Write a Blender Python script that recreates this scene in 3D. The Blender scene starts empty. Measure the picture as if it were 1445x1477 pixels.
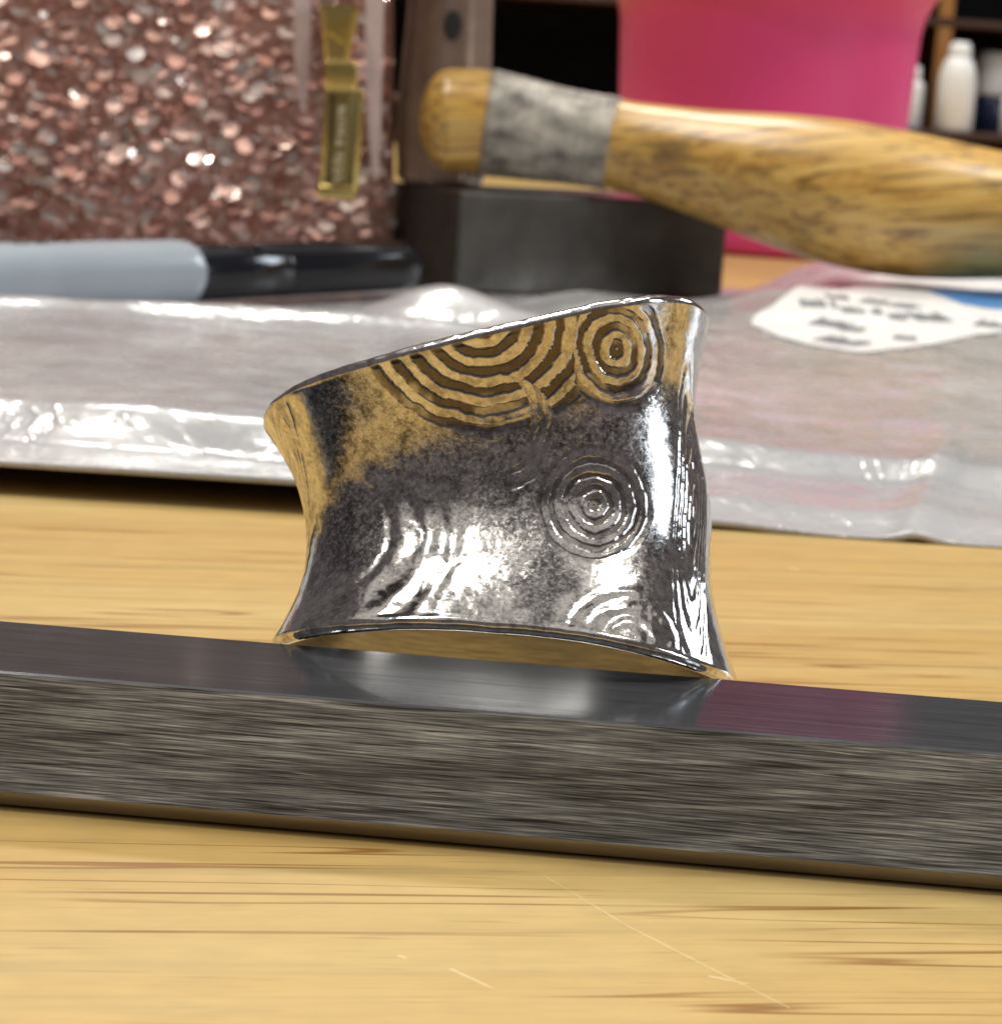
import bpy, bmesh, math, random
import numpy as np
from mathutils import Vector, Matrix

# ------------------------------------------------------------------ camera, light, exposure
MM = 0.001                                   # all layout numbers below are millimetres
S = bpy.context.scene
C = S.collection
R = math.radians
rng = np.random.default_rng(7)
random.seed(7)

cam_d = bpy.data.cameras.new('camera')
cam = bpy.data.objects.new('camera', cam_d)
C.objects.link(cam)
cam_d.sensor_fit = 'HORIZONTAL'
cam_d.sensor_width = 36.0
cam_d.lens = 89.69
cam_d.clip_start = 0.005
cam_d.clip_end = 50.0
cam.location = (0, 0, 36.5 * MM)
cam.matrix_world = (Matrix.Translation((0, 0, 36.5 * MM)) @ Matrix.Rotation(R(90 - 9.7486), 4, 'X')
                    @ Matrix.Rotation(R(3.8), 4, 'Z'))
cam_d.dof.use_dof = True
cam_d.dof.focus_distance = 0.1215
cam_d.dof.aperture_fstop = 150
S.camera = cam

world = bpy.data.worlds.new('World')
S.world = world
world.use_nodes = True
wb = world.node_tree.nodes['Background']
wb.inputs[0].default_value = (1.0, 0.88, 0.89, 1)
wb.inputs[1].default_value = 0.10

def area(name, loc, target, sx, sy, power, col):
    d = bpy.data.lights.new(name, 'AREA')
    d.shape = 'RECTANGLE'
    d.size, d.size_y, d.energy, d.color = sx, sy, power, col
    o = bpy.data.objects.new(name, d)
    C.objects.link(o)
    o.location = loc
    o.rotation_euler = (Vector(target) - Vector(loc)).to_track_quat('-Z', 'Y').to_euler()
    return o

def ceiling(x, y, z, sx, sy, rz, power):
    o = area('ceiling_light', (x, y, z), (x, y, 0), sx, sy, power, (1.0, .955, .88))
    o.rotation_euler = (0, 0, R(rz))

ceiling(-0.40, 0.46, 1.60, .10, .40, 27, 8)
ceiling(-0.58, -0.10, 1.60, .10, .14, 10, 5.5)
ceiling(0.60, 0.16, 1.60, .10, .36, -29, 10)
ceiling(-0.20, 1.35, 1.60, .55, .22, 0, 14)
ceiling(0.0, 0.50, 1.95, 2.5, 3.6, 0, 9)          # light thrown back by the pale ceiling
area('window_light', (1.35, 1.45, .78), (0, .2, .01), .5, .55, 7, (.82, .91, 1.0))
area('window_light', (1.15, -0.20, .50), (0, .2, .01), .30, .5, 4.2, (.82, .91, 1.0))

S.view_settings.view_transform = 'Standard'
S.view_settings.look = 'None'
S.view_settings.exposure = 0.32
S.view_settings.gamma = 1.0
S.view_settings.use_curve_mapping = False
S.render.engine = 'CYCLES'
S.cycles.use_denoising = True
S.cycles.max_bounces = 10
S.cycles.sample_clamp_indirect = 6.0

# ------------------------------------------------------------------ helpers
def tag(o, label=None, cat=None, group=None, kind=None):
    if label: o['label'] = label
    if cat: o['category'] = cat
    if group: o['group'] = group
    if kind: o['kind'] = kind
    return o

def empty(name, loc, label, cat, group=None):
    o = bpy.data.objects.new(name, None)
    C.objects.link(o)
    o.location = Vector(loc) * MM
    o.empty_display_size = 0.01
    return tag(o, label, cat, group)

def link_mesh(name, me, mats, parent=None, loc=None, smooth=True):
    for m in (mats if isinstance(mats, (list, tuple)) else [mats]):
        me.materials.append(m)
    if smooth:
        me.polygons.foreach_set('use_smooth', [True] * len(me.polygons))
    o = bpy.data.objects.new(name, me)
    C.objects.link(o)
    if parent: o.parent = parent
    if loc is not None: o.location = Vector(loc) * MM
    return o

def mesh_from(name, verts, faces):
    """verts in mm"""
    me = bpy.data.meshes.new(name)
    me.from_pydata([tuple(float(c) * MM for c in v) for v in verts], [], [tuple(int(i) for i in f) for f in faces])
    me.update()
    return me

def from_bm(name, bm):
    for v in bm.verts: v.co *= MM
    bmesh.ops.recalc_face_normals(bm, faces=bm.faces)
    me = bpy.data.meshes.new(name)
    bm.to_mesh(me)
    bm.free()
    return me

def box_bm(x0, x1, y0, y1, z0, z1, bev=0.0, seg=2):
    bm = bmesh.new()
    bmesh.ops.create_cube(bm, size=1)
    for v in bm.verts:
        v.co = Vector((x0 + (v.co.x + .5) * (x1 - x0), y0 + (v.co.y + .5) * (y1 - y0), z0 + (v.co.z + .5) * (z1 - z0)))
    if bev:
        bmesh.ops.bevel(bm, geom=bm.edges[:], offset=bev, segments=seg, profile=.6, affect='EDGES')
    return bm

def lathe(profile, n=64, cap=True):
    """profile: list of (r, z); axis z"""
    V, Fc = [], []
    for r, z in profile:
        for k in range(n):
            a = 2 * math.pi * k / n
            V.append((r * math.cos(a), r * math.sin(a), z))
    m = len(profile)
    for i in range(m - 1):
        for k in range(n):
            k2 = (k + 1) % n
            Fc.append((i * n + k, i * n + k2, (i + 1) * n + k2, (i + 1) * n + k))
    if cap:
        Fc.append(tuple(reversed(range(n))))
        Fc.append(tuple((m - 1) * n + k for k in range(n)))
    return V, Fc

def sweep(path, radii, n=40, flat=1.0):
    """tube along a path with radii (mm), closed with end caps"""
    path = [Vector(p) for p in path]
    V, Fc = [], []
    m = len(path)
    for i, p in enumerate(path):
        t = (path[min(i + 1, m - 1)] - path[max(i - 1, 0)]).normalized()
        side = t.cross(Vector((0, 0, 1))).normalized()
        up = side.cross(t).normalized()
        for k in range(n):
            a = 2 * math.pi * k / n
            V.append(tuple(p + side * (radii[i] * flat * math.cos(a)) + up * (radii[i] * math.sin(a))))
    for i in range(m - 1):
        for k in range(n):
            k2 = (k + 1) % n
            Fc.append((i * n + k, i * n + k2, (i + 1) * n + k2, (i + 1) * n + k))
    Fc.append(tuple(reversed(range(n))))
    Fc.append(tuple((m - 1) * n + k for k in range(n)))
    return V, Fc

def spline(xs, ys, v):
    xs = np.array(xs, float); ys = np.array(ys, float)
    n = len(xs); h = np.diff(xs)
    A = np.zeros((n, n)); b = np.zeros(n); A[0, 0] = A[-1, -1] = 1
    for i in range(1, n - 1):
        A[i, i-1] = h[i-1]; A[i, i] = 2 * (h[i-1] + h[i]); A[i, i+1] = h[i]
        b[i] = 6 * ((ys[i+1] - ys[i]) / h[i] - (ys[i] - ys[i-1]) / h[i-1])
    m = np.linalg.solve(A, b)
    v = np.asarray(v, float)
    i = np.clip(np.searchsorted(xs, v) - 1, 0, n - 2)
    d = v - xs[i]; hh = h[i]
    return ys[i] + d * ((ys[i+1] - ys[i]) / hh - hh * (2 * m[i] + m[i+1]) / 6) + d*d*m[i]/2 + d**3 * (m[i+1] - m[i]) / (6*hh)

_lat = rng.random((256, 256))
def vnoise(x, y):
    x = np.asarray(x, float); y = np.asarray(y, float)
    xi = np.floor(x).astype(int); yi = np.floor(y).astype(int)
    fx = x - xi; fy = y - yi
    fx = fx*fx*(3-2*fx); fy = fy*fy*(3-2*fy)
    a = _lat[xi % 256, yi % 256]; b = _lat[(xi+1) % 256, yi % 256]
    c = _lat[xi % 256, (yi+1) % 256]; d = _lat[(xi+1) % 256, (yi+1) % 256]
    return (a*(1-fx)+b*fx)*(1-fy) + (c*(1-fx)+d*fx)*fy - .5

def fbm(x, y, o=3):
    s = 0; a = 1
    for k in range(o):
        s = s + a * vnoise(x * 2**k + 17.3*k, y * 2**k + 5.1*k); a *= .5
    return s

def sstep(a, b, x):
    t = np.clip((x - a) / (b - a), 0, 1)
    return t*t*(3-2*t)

# ------------------------------------------------------------------ materials
class Mat:
    def __init__(self, name, col=(.5, .5, .5), rough=.5, metal=0.0, spec=.5, coat=0.0, coat_rough=.1):
        self.m = bpy.data.materials.new(name)
        self.m.use_nodes = True
        self.t = self.m.node_tree
        self.b = self.t.nodes['Principled BSDF']
        self.set('Base Color', (*col, 1)); self.set('Roughness', rough); self.set('Metallic', metal)
        self.set('Specular IOR Level', spec); self.set('Coat Weight', coat); self.set('Coat Roughness', coat_rough)
    def set(self, k, v): self.b.inputs[k].default_value = v
    def node(self, typ, **kw):
        n = self.t.nodes.new(typ)
        for k, v in kw.items(): setattr(n, k, v)
        return n
    def link(self, a, b): self.t.links.new(a, b)
    def coords(self, scale=(1, 1, 1), rot=(0, 0, 0), loc=(0, 0, 0)):
        """object coordinates in millimetres, then scaled"""
        tc = self.node('ShaderNodeTexCoord')
        r = self.node('ShaderNodeMapping')
        r.inputs['Rotation'].default_value = rot
        r.inputs['Location'].default_value = loc
        r.inputs['Scale'].default_value = (1000, 1000, 1000)
        self.link(tc.outputs['Object'], r.inputs['Vector'])
        s = self.node('ShaderNodeVectorMath', operation='MULTIPLY')
        s.inputs[1].default_value = scale
        self.link(r.outputs[0], s.inputs[0])
        return s.outputs[0]
    def noise(self, vec, scale=1.0, detail=4, rough=.55, dist=0.0):
        n = self.node('ShaderNodeTexNoise')
        n.inputs['Scale'].default_value = scale; n.inputs['Detail'].default_value = detail
        n.inputs['Roughness'].default_value = rough; n.inputs['Distortion'].default_value = dist
        self.link(vec, n.inputs['Vector'])
        return n.outputs['Fac']
    def ramp(self, fac, stops):
        n = self.node('ShaderNodeValToRGB')
        while len(n.color_ramp.elements) < len(stops): n.color_ramp.elements.new(.5)
        for e, (p, c) in zip(n.color_ramp.elements, stops):
            e.position = p
            e.color = (*c, 1) if isinstance(c, tuple) else (c, c, c, 1)
        self.link(fac, n.inputs[0])
        return n.outputs[0]
    def mix(self, fac, a, b, mode='MIX'):
        n = self.node('ShaderNodeMix', data_type='RGBA', blend_type=mode)
        for s, v in ((n.inputs[0], fac), (n.inputs[6], a), (n.inputs[7], b)):
            if isinstance(v, (int, float)): s.default_value = v
            elif isinstance(v, tuple): s.default_value = (*v, 1)
            else: self.link(v, s)
        return n.outputs[2]
    def math(self, op, a, b=None, c=None, clamp=False):
        n = self.node('ShaderNodeMath', operation=op, use_clamp=clamp)
        for i, v in enumerate((a, b, c)):
            if v is None: continue
            if isinstance(v, (int, float)): n.inputs[i].default_value = v
            else: self.link(v, n.inputs[i])
        return n.outputs[0]
    def bump(self, h, dist, strength=1.0, normal=None, coat=False):
        n = self.node('ShaderNodeBump')
        n.inputs['Distance'].default_value = dist * MM
        n.inputs['Strength'].default_value = strength
        self.link(h, n.inputs['Height'])
        if normal: self.link(normal, n.inputs['Normal'])
        self.link(n.outputs[0], self.b.inputs['Normal'])
        if coat: self.link(n.outputs[0], self.b.inputs['Coat Normal'])
        return n.outputs[0]
    def out(self, k, v): self.link(v, self.b.inputs[k])

def wood_table():
    M = Mat('table_wood', rough=.36, spec=.45)
    yaw = R(-10.2)                                   # the grain runs a little across the bar
    big = M.noise(M.coords((.006, .075, .1), (0, 0, yaw)), 1, 3, .5, .6)
    band = M.noise(M.coords((.010, .33, .1), (0, 0, yaw), (3, 9, 0)), 1, 3, .55, .35)
    line = M.noise(M.coords((.012, .34, .1), (0, 0, yaw), (40, 31, 0)), 1, 2, .5, .2)
    fine = M.noise(M.coords((.07, 2.4, .5), (0, 0, yaw)), 1, 4, .65)
    mott = M.noise(M.coords((.25, .5, .5), (0, 0, yaw)), 1, 3, .6)
    col = M.ramp(big, [(.30, (.48, .300, .092)), (.5, (.53, .355, .122)), (.72, (.57, .415, .168))])
    bc = M.ramp(band, [(.28, .78), (.45, .97), (.6, 1.0), (.78, .90)])
    col = M.mix(1, col, bc, 'MULTIPLY')
    lm = M.ramp(line, [(.480, 0.0), (.497, 1.0), (.505, .9), (.520, 0.0)])
    lvar = M.ramp(M.noise(M.coords((.035, .12, .1), (0, 0, yaw), (11, 4, 0)), 1, 2), [(.42, 0.0), (.56, 1.0)])
    col = M.mix(M.math('MULTIPLY', lm, lvar), col, (.27, .125, .025))
    col = M.mix(1, col, M.ramp(fine, [(.25, .91), (.5, .99), (.8, 1.04)]), 'MULTIPLY')
    col = M.mix(1, col, M.ramp(mott, [(.3, .92), (.7, 1.05)]), 'MULTIPLY')
    pore = M.noise(M.coords((.16, 3.6, .5), (0, 0, yaw), (8, 8, 0)), 1, 2, .5)
    col = M.mix(M.ramp(pore, [(.30, .45), (.37, 0.0)]), col, (.30, .17, .05))
    # scratches and specks in the varnish: distance to line segments
    tc = M.node('ShaderNodeTexCoord')
    sc = M.node('ShaderNodeVectorMath', operation='SCALE'); sc.inputs['Scale'].default_value = 1000
    M.link(tc.outputs['Object'], sc.inputs[0])
    jit = M.noise(sc.outputs[0], .9, 3)
    total = None
    for (ax, ay), (bx, by), w in [((3.0, 112.9), (6.8, 106.3), .06), ((6.8, 106.3), (13.1, 97.4), .08),
                                  ((-.8, 99.3), (.95, 97.4), .14), ((-3.0, 100.5), (-2.8, 100.3), .14),
                                  ((23.3, 195.4), (23.8, 194.6), .25), ((10.1, 100.5), (11.6, 99.9), .12),
                                  ((-31, 168), (-24, 171), .10), ((33, 158), (41, 161.5), .10)]:
        dx, dy = bx-ax, by-ay; L2 = dx*dx+dy*dy
        v = M.node('ShaderNodeVectorMath', operation='SUBTRACT'); v.inputs[1].default_value = (ax, ay, 0)
        M.link(sc.outputs[0], v.inputs[0])
        dp = M.node('ShaderNodeVectorMath', operation='DOT_PRODUCT'); dp.inputs[1].default_value = (dx/L2, dy/L2, 0)
        M.link(v.outputs[0], dp.inputs[0])
        t = M.math('MAXIMUM', M.math('MINIMUM', dp.outputs['Value'], 1), 0)
        pr = M.node('ShaderNodeVectorMath', operation='SCALE'); pr.inputs[0].default_value = (dx, dy, 0)
        M.link(t, pr.inputs['Scale'])
        d = M.node('ShaderNodeVectorMath', operation='DISTANCE')
        M.link(v.outputs[0], d.inputs[0]); M.link(pr.outputs[0], d.inputs[1])
        k = M.math('MULTIPLY_ADD', d.outputs['Value'], -1/w, M.math('MULTIPLY', jit, 1.9), clamp=True)
        total = k if total is None else M.math('MAXIMUM', total, k)
    col = M.mix(M.math('MULTIPLY', total, .55), col, (.80, .66, .40))
    M.out('Base Color', col)
    M.out('Roughness', M.ramp(fine, [(.2, .42), (.8, .30)]))
    M.bump(M.math('ADD', M.math('MULTIPLY', fine, .4), mott), .05, .35)
    return M.m

def steel_brushed(tone=1.0):
    M = Mat('brushed_steel', metal=.15, rough=.5)
    a = M.noise(M.coords((.13, 4.2, 4.6), (0, R(2.6), 0)), 1, 2, .5, .1)
    b = M.noise(M.coords((.17, 10.0, 11.0), (0, R(-1.2), 0), (7, 3, 5)), 1, 2, .5)
    c = M.noise(M.coords((.24, 21.0, 23.0), (0, R(1.6), 0), (1, 8, 2)), 1, 2, .5)
    g = M.noise(M.coords((.05, .35, .40), (0, R(4), 0), (2, 1, 9)), 1, 3, .6)
    p = M.noise(M.coords((.8, 1.6, 1.6), (0, 0, 0), (6, 1, 3)), 1, 4, .6)
    s = M.math('ADD', M.math('MULTIPLY', a, .30), M.math('ADD', M.math('MULTIPLY', b, .38), M.math('MULTIPLY', c, .32)))
    col = M.ramp(s, [(.40, (.030, .037, .050)), (.455, (.13, .158, .212)), (.50, (.235, .283, .37)), (.545, (.38, .45, .57)), (.61, (.66, .76, .90))])
    col = M.mix(1, col, M.ramp(g, [(.34, .50), (.64, 1.12)]), 'MULTIPLY')
    col = M.mix(.4, col, M.ramp(p, [(.35, .62), (.62, 1.15)]), 'MULTIPLY')
    dk = M.noise(M.coords((.26, 7.0, 8.0), (0, R(3.0), 0), (17, 3, 25)), 1, 2, .5)
    col = M.mix(M.ramp(dk, [(.27, .9), (.33, 0.0)]), col, (.018, .02, .022))
    lt = M.noise(M.coords((.20, 9.0, 10.0), (0, R(-2.0), 0), (27, 13, 5)), 1, 2, .5)
    col = M.mix(M.ramp(lt, [(.67, 0.0), (.74, .85)]), col, (.80, .86, .90))
    M.out('Base Color', col)
    M.out('Roughness', M.ramp(s, [(.3, .55), (.7, .36)]))
    M.bump(s, .03, .6)
    return M.m

def steel_polished():
    M = Mat('polished_steel', metal=.72, rough=.14, spec=.25)
    M.set('Specular Tint', (.42, .43, .45, 1))
    a = M.noise(M.coords((.10, 3.6, 3.6), (0, 0, R(1.0))), 1, 5, .65, .1)
    p = M.noise(M.coords((.35, .8, .8)), 1, 4, .6)
    M.out('Base Color', M.mix(1, M.ramp(a, [(.3, (.10, .106, .115)), (.55, (.155, .163, .175)), (.75, (.24, .25, .262))]),
                              M.ramp(p, [(.3, .86), (.7, 1.05)]), 'MULTIPLY'))
    M.out('Roughness', M.ramp(a, [(.3, .17), (.7, .09)]))
    M.bump(a, .006, .5)
    return M.m

def ring_silver():
    M = Mat('etched_silver', metal=1.0, rough=.2)
    at = M.node('ShaderNodeAttribute', attribute_name='groove')
    mt = M.node('ShaderNodeAttribute', attribute_name='texture_amount')
    g, tex = at.outputs['Fac'], mt.outputs['Fac']
    co = M.coords()
    n1 = M.noise(co, 4.2, 5, .7, .5)
    n2 = M.noise(co, 1.1, 4, .6, .4)
    n3 = M.noise(co, 13.0, 3, .6)
    silver = M.ramp(n1, [(.30, (.52, .50, .48)), (.48, (.76, .74, .71)), (.70, (.92, .91, .88))])
    silver = M.mix(1, silver, M.ramp(n2, [(.34, .58), (.5, .94), (.7, 1.04)]), 'MULTIPLY')
    # dark patina sits in the recesses of the etched surface
    pat = M.math('MULTIPLY', M.ramp(M.math('ADD', M.math('MULTIPLY', n1, .6), M.math('MULTIPLY', n3, .4)), [(.44, 1.0), (.56, 0.0)]), M.math('MULTIPLY', tex, M.ramp(n2, [(.36, 1.0), (.62, .35)])))
    col = M.mix(M.math('MULTIPLY', pat, .80), silver, (.085, .08, .078))
    ox = M.node('ShaderNodeAttribute', attribute_name='dark_patch').outputs['Fac']  # painted-in dark patches, deepening the dark between the highlights and mid face
    patch_m = M.math('MULTIPLY', ox, M.ramp(M.math('ADD', M.math('MULTIPLY', n1, .7), M.math('MULTIPLY', n3, .3)), [(.42, 1.0), (.62, .25)]))
    col = M.mix(patch_m, col, (.075, .072, .075))
    col = M.mix(M.math('MULTIPLY', g, .90), col, (.085, .062, .048))
    M.out('Base Color', col)
    M.out('Roughness', M.math('ADD', M.math('MULTIPLY_ADD', g, .14, .05), M.math('MULTIPLY', M.ramp(n1, [(.38, .06), (.62, .26)]), tex)))
    h = M.math('ADD', M.math('MULTIPLY', n1, 1.0), M.math('MULTIPLY', n3, .35))
    h = M.math('ADD', M.math('MULTIPLY', h, M.math('MULTIPLY_ADD', tex, .85, .15)), M.math('MULTIPLY', n2, .5))
    M.bump(h, .012, 1.0)
    return M.m

def silver_inside():
    M = Mat('brushed_silver_inside', metal=1.0, rough=.28)
    a = M.noise(M.coords((.5, .5, 5.0)), 1, 4, .6)
    M.out('Base Color', M.ramp(a, [(.3, (.30, .29, .275)), (.7, (.52, .50, .47))]))
    M.bump(a, .01, .5)
    return M.m

def plastic_film():
    M = Mat('plastic_film', rough=.22, spec=.55, coat=.55, coat_rough=.08)
    co = M.coords()
    n = M.noise(M.coords((.028, .028, .03)), 1, 3, .5, .6)
    s = M.noise(M.coords((.045, .085, .08), (0, 0, R(14))), 1, 3, .5, 1.2)
    c = M.noise(co, .16, 3, .5, 1.4)
    col = M.ramp(n, [(.32, (.35, .357, .368)), (.48, (.42, .422, .425)), (.62, (.455, .44, .445)), (.75, (.50, .50, .505))])
    col = M.mix(1, col, M.ramp(s, [(.30, .88), (.52, 1.0), (.74, 1.08)]), 'MULTIPLY')
    M.out('Base Color', col)
    M.out('Roughness', M.ramp(c, [(.3, .16), (.7, .34)]))
    cr1 = M.ramp(M.noise(M.coords((.030, .042, .03), (0, 0, R(25))), 1, 2, .5, 2.2), [(.470, 0.0), (.497, 1.0), (.503, 1.0), (.535, 0.0)])
    cr2 = M.ramp(M.noise(M.coords((.055, .07, .05), (0, 0, R(-35)), (9, 4, 2)), 1, 2, .5, 1.6), [(.47, 0.0), (.5, .7), (.53, 0.0)])
    hh = M.math('ADD', M.math('ADD', M.math('MULTIPLY', c, .32), M.math('MULTIPLY', s, .30)), M.math('MULTIPLY', M.math('ADD', cr1, cr2), .07))
    M.bump(hh, 1.0, .75, coat=True)
    M.set('Subsurface Weight', 0.0)
    return M.m

def plain(name, col, rough, metal=0.0, spec=.5, var=.12, scale=.4, bump=0.0, coat=0.0, stretch=(1, 1, 1)):
    M = Mat(name, col, rough, metal, spec, coat)
    n = M.noise(M.coords(stretch), scale, 4, .6, .3)
    M.out('Base Color', M.mix(1, tuple(col), M.ramp(n, [(.3, 1 - var), (.7, 1 + var)]), 'MULTIPLY'))
    M.out('Roughness', M.ramp(n, [(.3, min(1, rough * 1.2)), (.7, rough * .85)]))
    if bump: M.bump(n, bump, .6)
    return M.m

def handle_wood():
    M = Mat('handle_wood', rough=.34, spec=.5, coat=.25, coat_rough=.2)
    a = M.noise(M.coords((.06, .5, .62), (0, R(8), 0)), 1, 4, .62, .5)
    b = M.noise(M.coords((.06, .8, .9), (0, R(8), 0), (5, 2, 8)), 1, 4, .62)
    st = M.noise(M.coords((.045, .1, .12), (0, 0, 0), (2.7, 1.2, 3.3)), 1, 3, .6)
    col = M.ramp(a, [(.30, (.34, .16, .03)), (.44, (.60, .34, .075)), (.56, (.67, .42, .11)), (.75, (.74, .51, .17))])
    col = M.mix(M.ramp(b, [(.36, .85), (.50, 0.0)]), col, (.17, .08, .022))
    col = M.mix(M.ramp(st, [(.60, 0.0), (.68, .6)]), col, (.12, .08, .045))
    M.out('Base Color', col)
    M.bump(b, .1, .4)
    return M.m

def flake_mat():
    M = Mat('rose_glitter', metal=.6, rough=.24)
    geo = M.node('ShaderNodeNewGeometry'); oi = M.node('ShaderNodeObjectInfo')
    r = M.math('FRACT', M.math('ADD', geo.outputs['Random Per Island'], oi.outputs['Random']))
    M.out('Base Color', M.ramp(r, [(0.0, (.62, .32, .25)), (.3, (.80, .50, .41)), (.62, (.90, .66, .57)), (.85, (.95, .82, .74)), (1.0, (.97, .92, .88))]))
    M.out('Roughness', M.ramp(r, [(0.0, .60), (.58, .45), (.66, .20), (1.0, .15)]))
    return M.m

m_table = wood_table()
m_brush = steel_brushed(); m_pol = steel_polished()
m_ring = ring_silver(); m_ringin = silver_inside()
m_film = plastic_film()
m_handle = handle_wood()
m_flake = flake_mat()
m_chamfer = plain('brown_edge_steel', (.42, .38, .33), .34, metal=.85, var=.18, scale=.5, stretch=(.2, 3, 3))  # brownish steel: the table's reflection is put into the chamfer colour
m_label = plain('label_paper', (.80, .80, .79), .5, var=.04, scale=.12, coat=.35)
m_ink = plain('grey_ink', (.17, .18, .20), .5, var=.25, scale=.5)
m_blue = plain('blue_print', (.07, .26, .62), .4, var=.08, coat=.3)
m_barrel = plain('grey_plastic', (.31, .35, .385), .22, var=.05, scale=.1)
m_cap = plain('black_plastic', (.006, .007, .010), .14, var=.3, scale=.3)
m_pink = plain('pink_enamel', (.70, .06, .26), .40, var=.04, scale=.05)
m_block = plain('dark_steel', (.070, .062, .052), .42, metal=.6, var=.28, scale=.13)
m_blocktop = plain('ground_steel', (.52, .50, .47), .22, metal=1.0, var=.15, scale=.2)
m_head = plain('hammer_steel', (.25, .175, .135), .45, metal=.7, var=.25, scale=.16, bump=.05)
m_hole = plain('hole_shade', (.012, .010, .008), .7)  # near black: shade of the hole as colour
m_tape = plain('grey_tape', (.33, .30, .25), .45, var=.85, scale=.30, bump=.25, stretch=(.5, 1, 1))
m_pouch = plain('rose_fabric', (.62, .35, .28), .6, var=.2, scale=.5)
m_gold = plain('gold_metal', (.80, .62, .22), .2, metal=1.0, var=.12, scale=.6)
m_goldmid = plain('dull_gold', (.34, .26, .10), .35, metal=.9, var=.15)
m_goldpale = plain('pale_gold', (.90, .82, .55), .35, metal=.6, var=.08)
m_golddark = plain('gold_recess', (.16, .13, .05), .4, metal=.8)
m_tape2 = plain('pale_pink_tape', (.66, .50, .47), .4, var=.1, scale=.3)
m_shelf = plain('dark_stained_wood', (.050, .020, .012), .5, var=.25, scale=.06, stretch=(1, 1, .3))
m_post = plain('lit_edge_wood', (.30, .135, .035), .5, var=.2, scale=.06, stretch=(1, 1, .2))  # lighter brown: the divider's lit front edge put into the colour
m_back = plain('black_panel', (.005, .004, .004), .8)
m_white = plain('white_plastic', (.80, .81, .82), .3, var=.03, scale=.05)
m_navy = plain('navy_glass', (.012, .02, .05), .15)

# ------------------------------------------------------------------ the surface
tt = link_mesh('table_top', from_bm('table_top', box_bm(-800, 800, -85, 1650, -28, 0, 2, 2)), m_table)
tag(tt, 'pale varnished wooden table top with long straight grain', 'table', kind='structure')

# ------------------------------------------------------------------ steel bar
def steel_bar():
    # section (y, z), front at y = 0; chamfered lower edges, fine breaks on the others
    sec = [(0.00, .98), (0.00, 6.90), (.10, 7.00), (10.5, 7.00), (10.62, 6.88), (10.62, .7), (9.9, 0.0), (1.15, 0.0), (.62, .16)]
    L0, L1 = -74, 92
    n = len(sec)
    V = [(x, y, z) for x in (L0 + .4, L1 - .4) for (y, z) in sec]
    V += [(L0, 5.3 + (y - 5.3) * .97, 3.5 + (z - 3.5) * .95) for (y, z) in sec] + [(L1, 5.3 + (y - 5.3) * .97, 3.5 + (z - 3.5) * .95) for (y, z) in sec]
    Fc, mi = [], []
    for k in range(n):
        k2 = (k + 1) % n
        Fc.append((k, n + k, n + k2, k2)); mi.append(1 if k in (1, 2, 3, 7) else 2 if k == 8 else 0)
        Fc.append((2*n + k, k, k2, 2*n + k2)); mi.append(0)
        Fc.append((n + k, 3*n + k, 3*n + k2, n + k2)); mi.append(0)
    Fc.append(tuple(2*n + k for k in range(n))); mi.append(0)
    Fc.append(tuple(3*n + k for k in reversed(range(n)))); mi.append(0)
    me = mesh_from('steel_bar', V, Fc)
    o = link_mesh('steel_bar', me, [m_brush, m_pol, m_chamfer], smooth=False, loc=(.75, 115.5, 0))
    me.polygons.foreach_set('material_index', mi)
    bm = bmesh.new(); bm.from_mesh(me); bmesh.ops.recalc_face_normals(bm, faces=bm.faces); bm.to_mesh(me); bm.free()
    o.rotation_euler.z = R(-3.6)
    return tag(o, 'rectangular grey brushed steel bar with polished top lying on the wooden table', 'steel bar')
steel_bar()

# ------------------------------------------------------------------ the ring
VV = [0, .25, .5, .75, 1]
aL = [12.83, 11.75, 11.79, 12.75, 14.60]
aR = [12.58, 10.84, 10.40, 9.24, 9.56]
yF = [-4, -1.2, 0, -.6, -2.6]
yB = [20.3, 18.5, 17.8, 18.2, 20]
NEXP, ARCH = 3.0, 1.17

def ring_pt(th, v):
    th, v = np.broadcast_arrays(th, v)
    c, s = np.cos(th), np.sin(th)
    al, ar, f, b = (spline(VV, k, v) for k in (aL, aR, yF, yB))
    ex = 2 / NEXP
    cx = np.sign(c) * np.abs(c)**ex
    sy = np.sign(s) * np.abs(s)**ex
    x = np.where(c > 0, ar, al) * cx
    y = (f + b) / 2 + (b - f) / 2 * sy
    zb = ARCH * np.clip(-sy, 0, 1) * np.clip(1 - np.abs(cx)**2.2, 0, 1)
    zt = 16.564 + .3246 * x + .0008 * x * x - .02 * (y - 8)
    z = zb + (zt - zb) * v
    return np.stack([x, y, z], -1)

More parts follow.
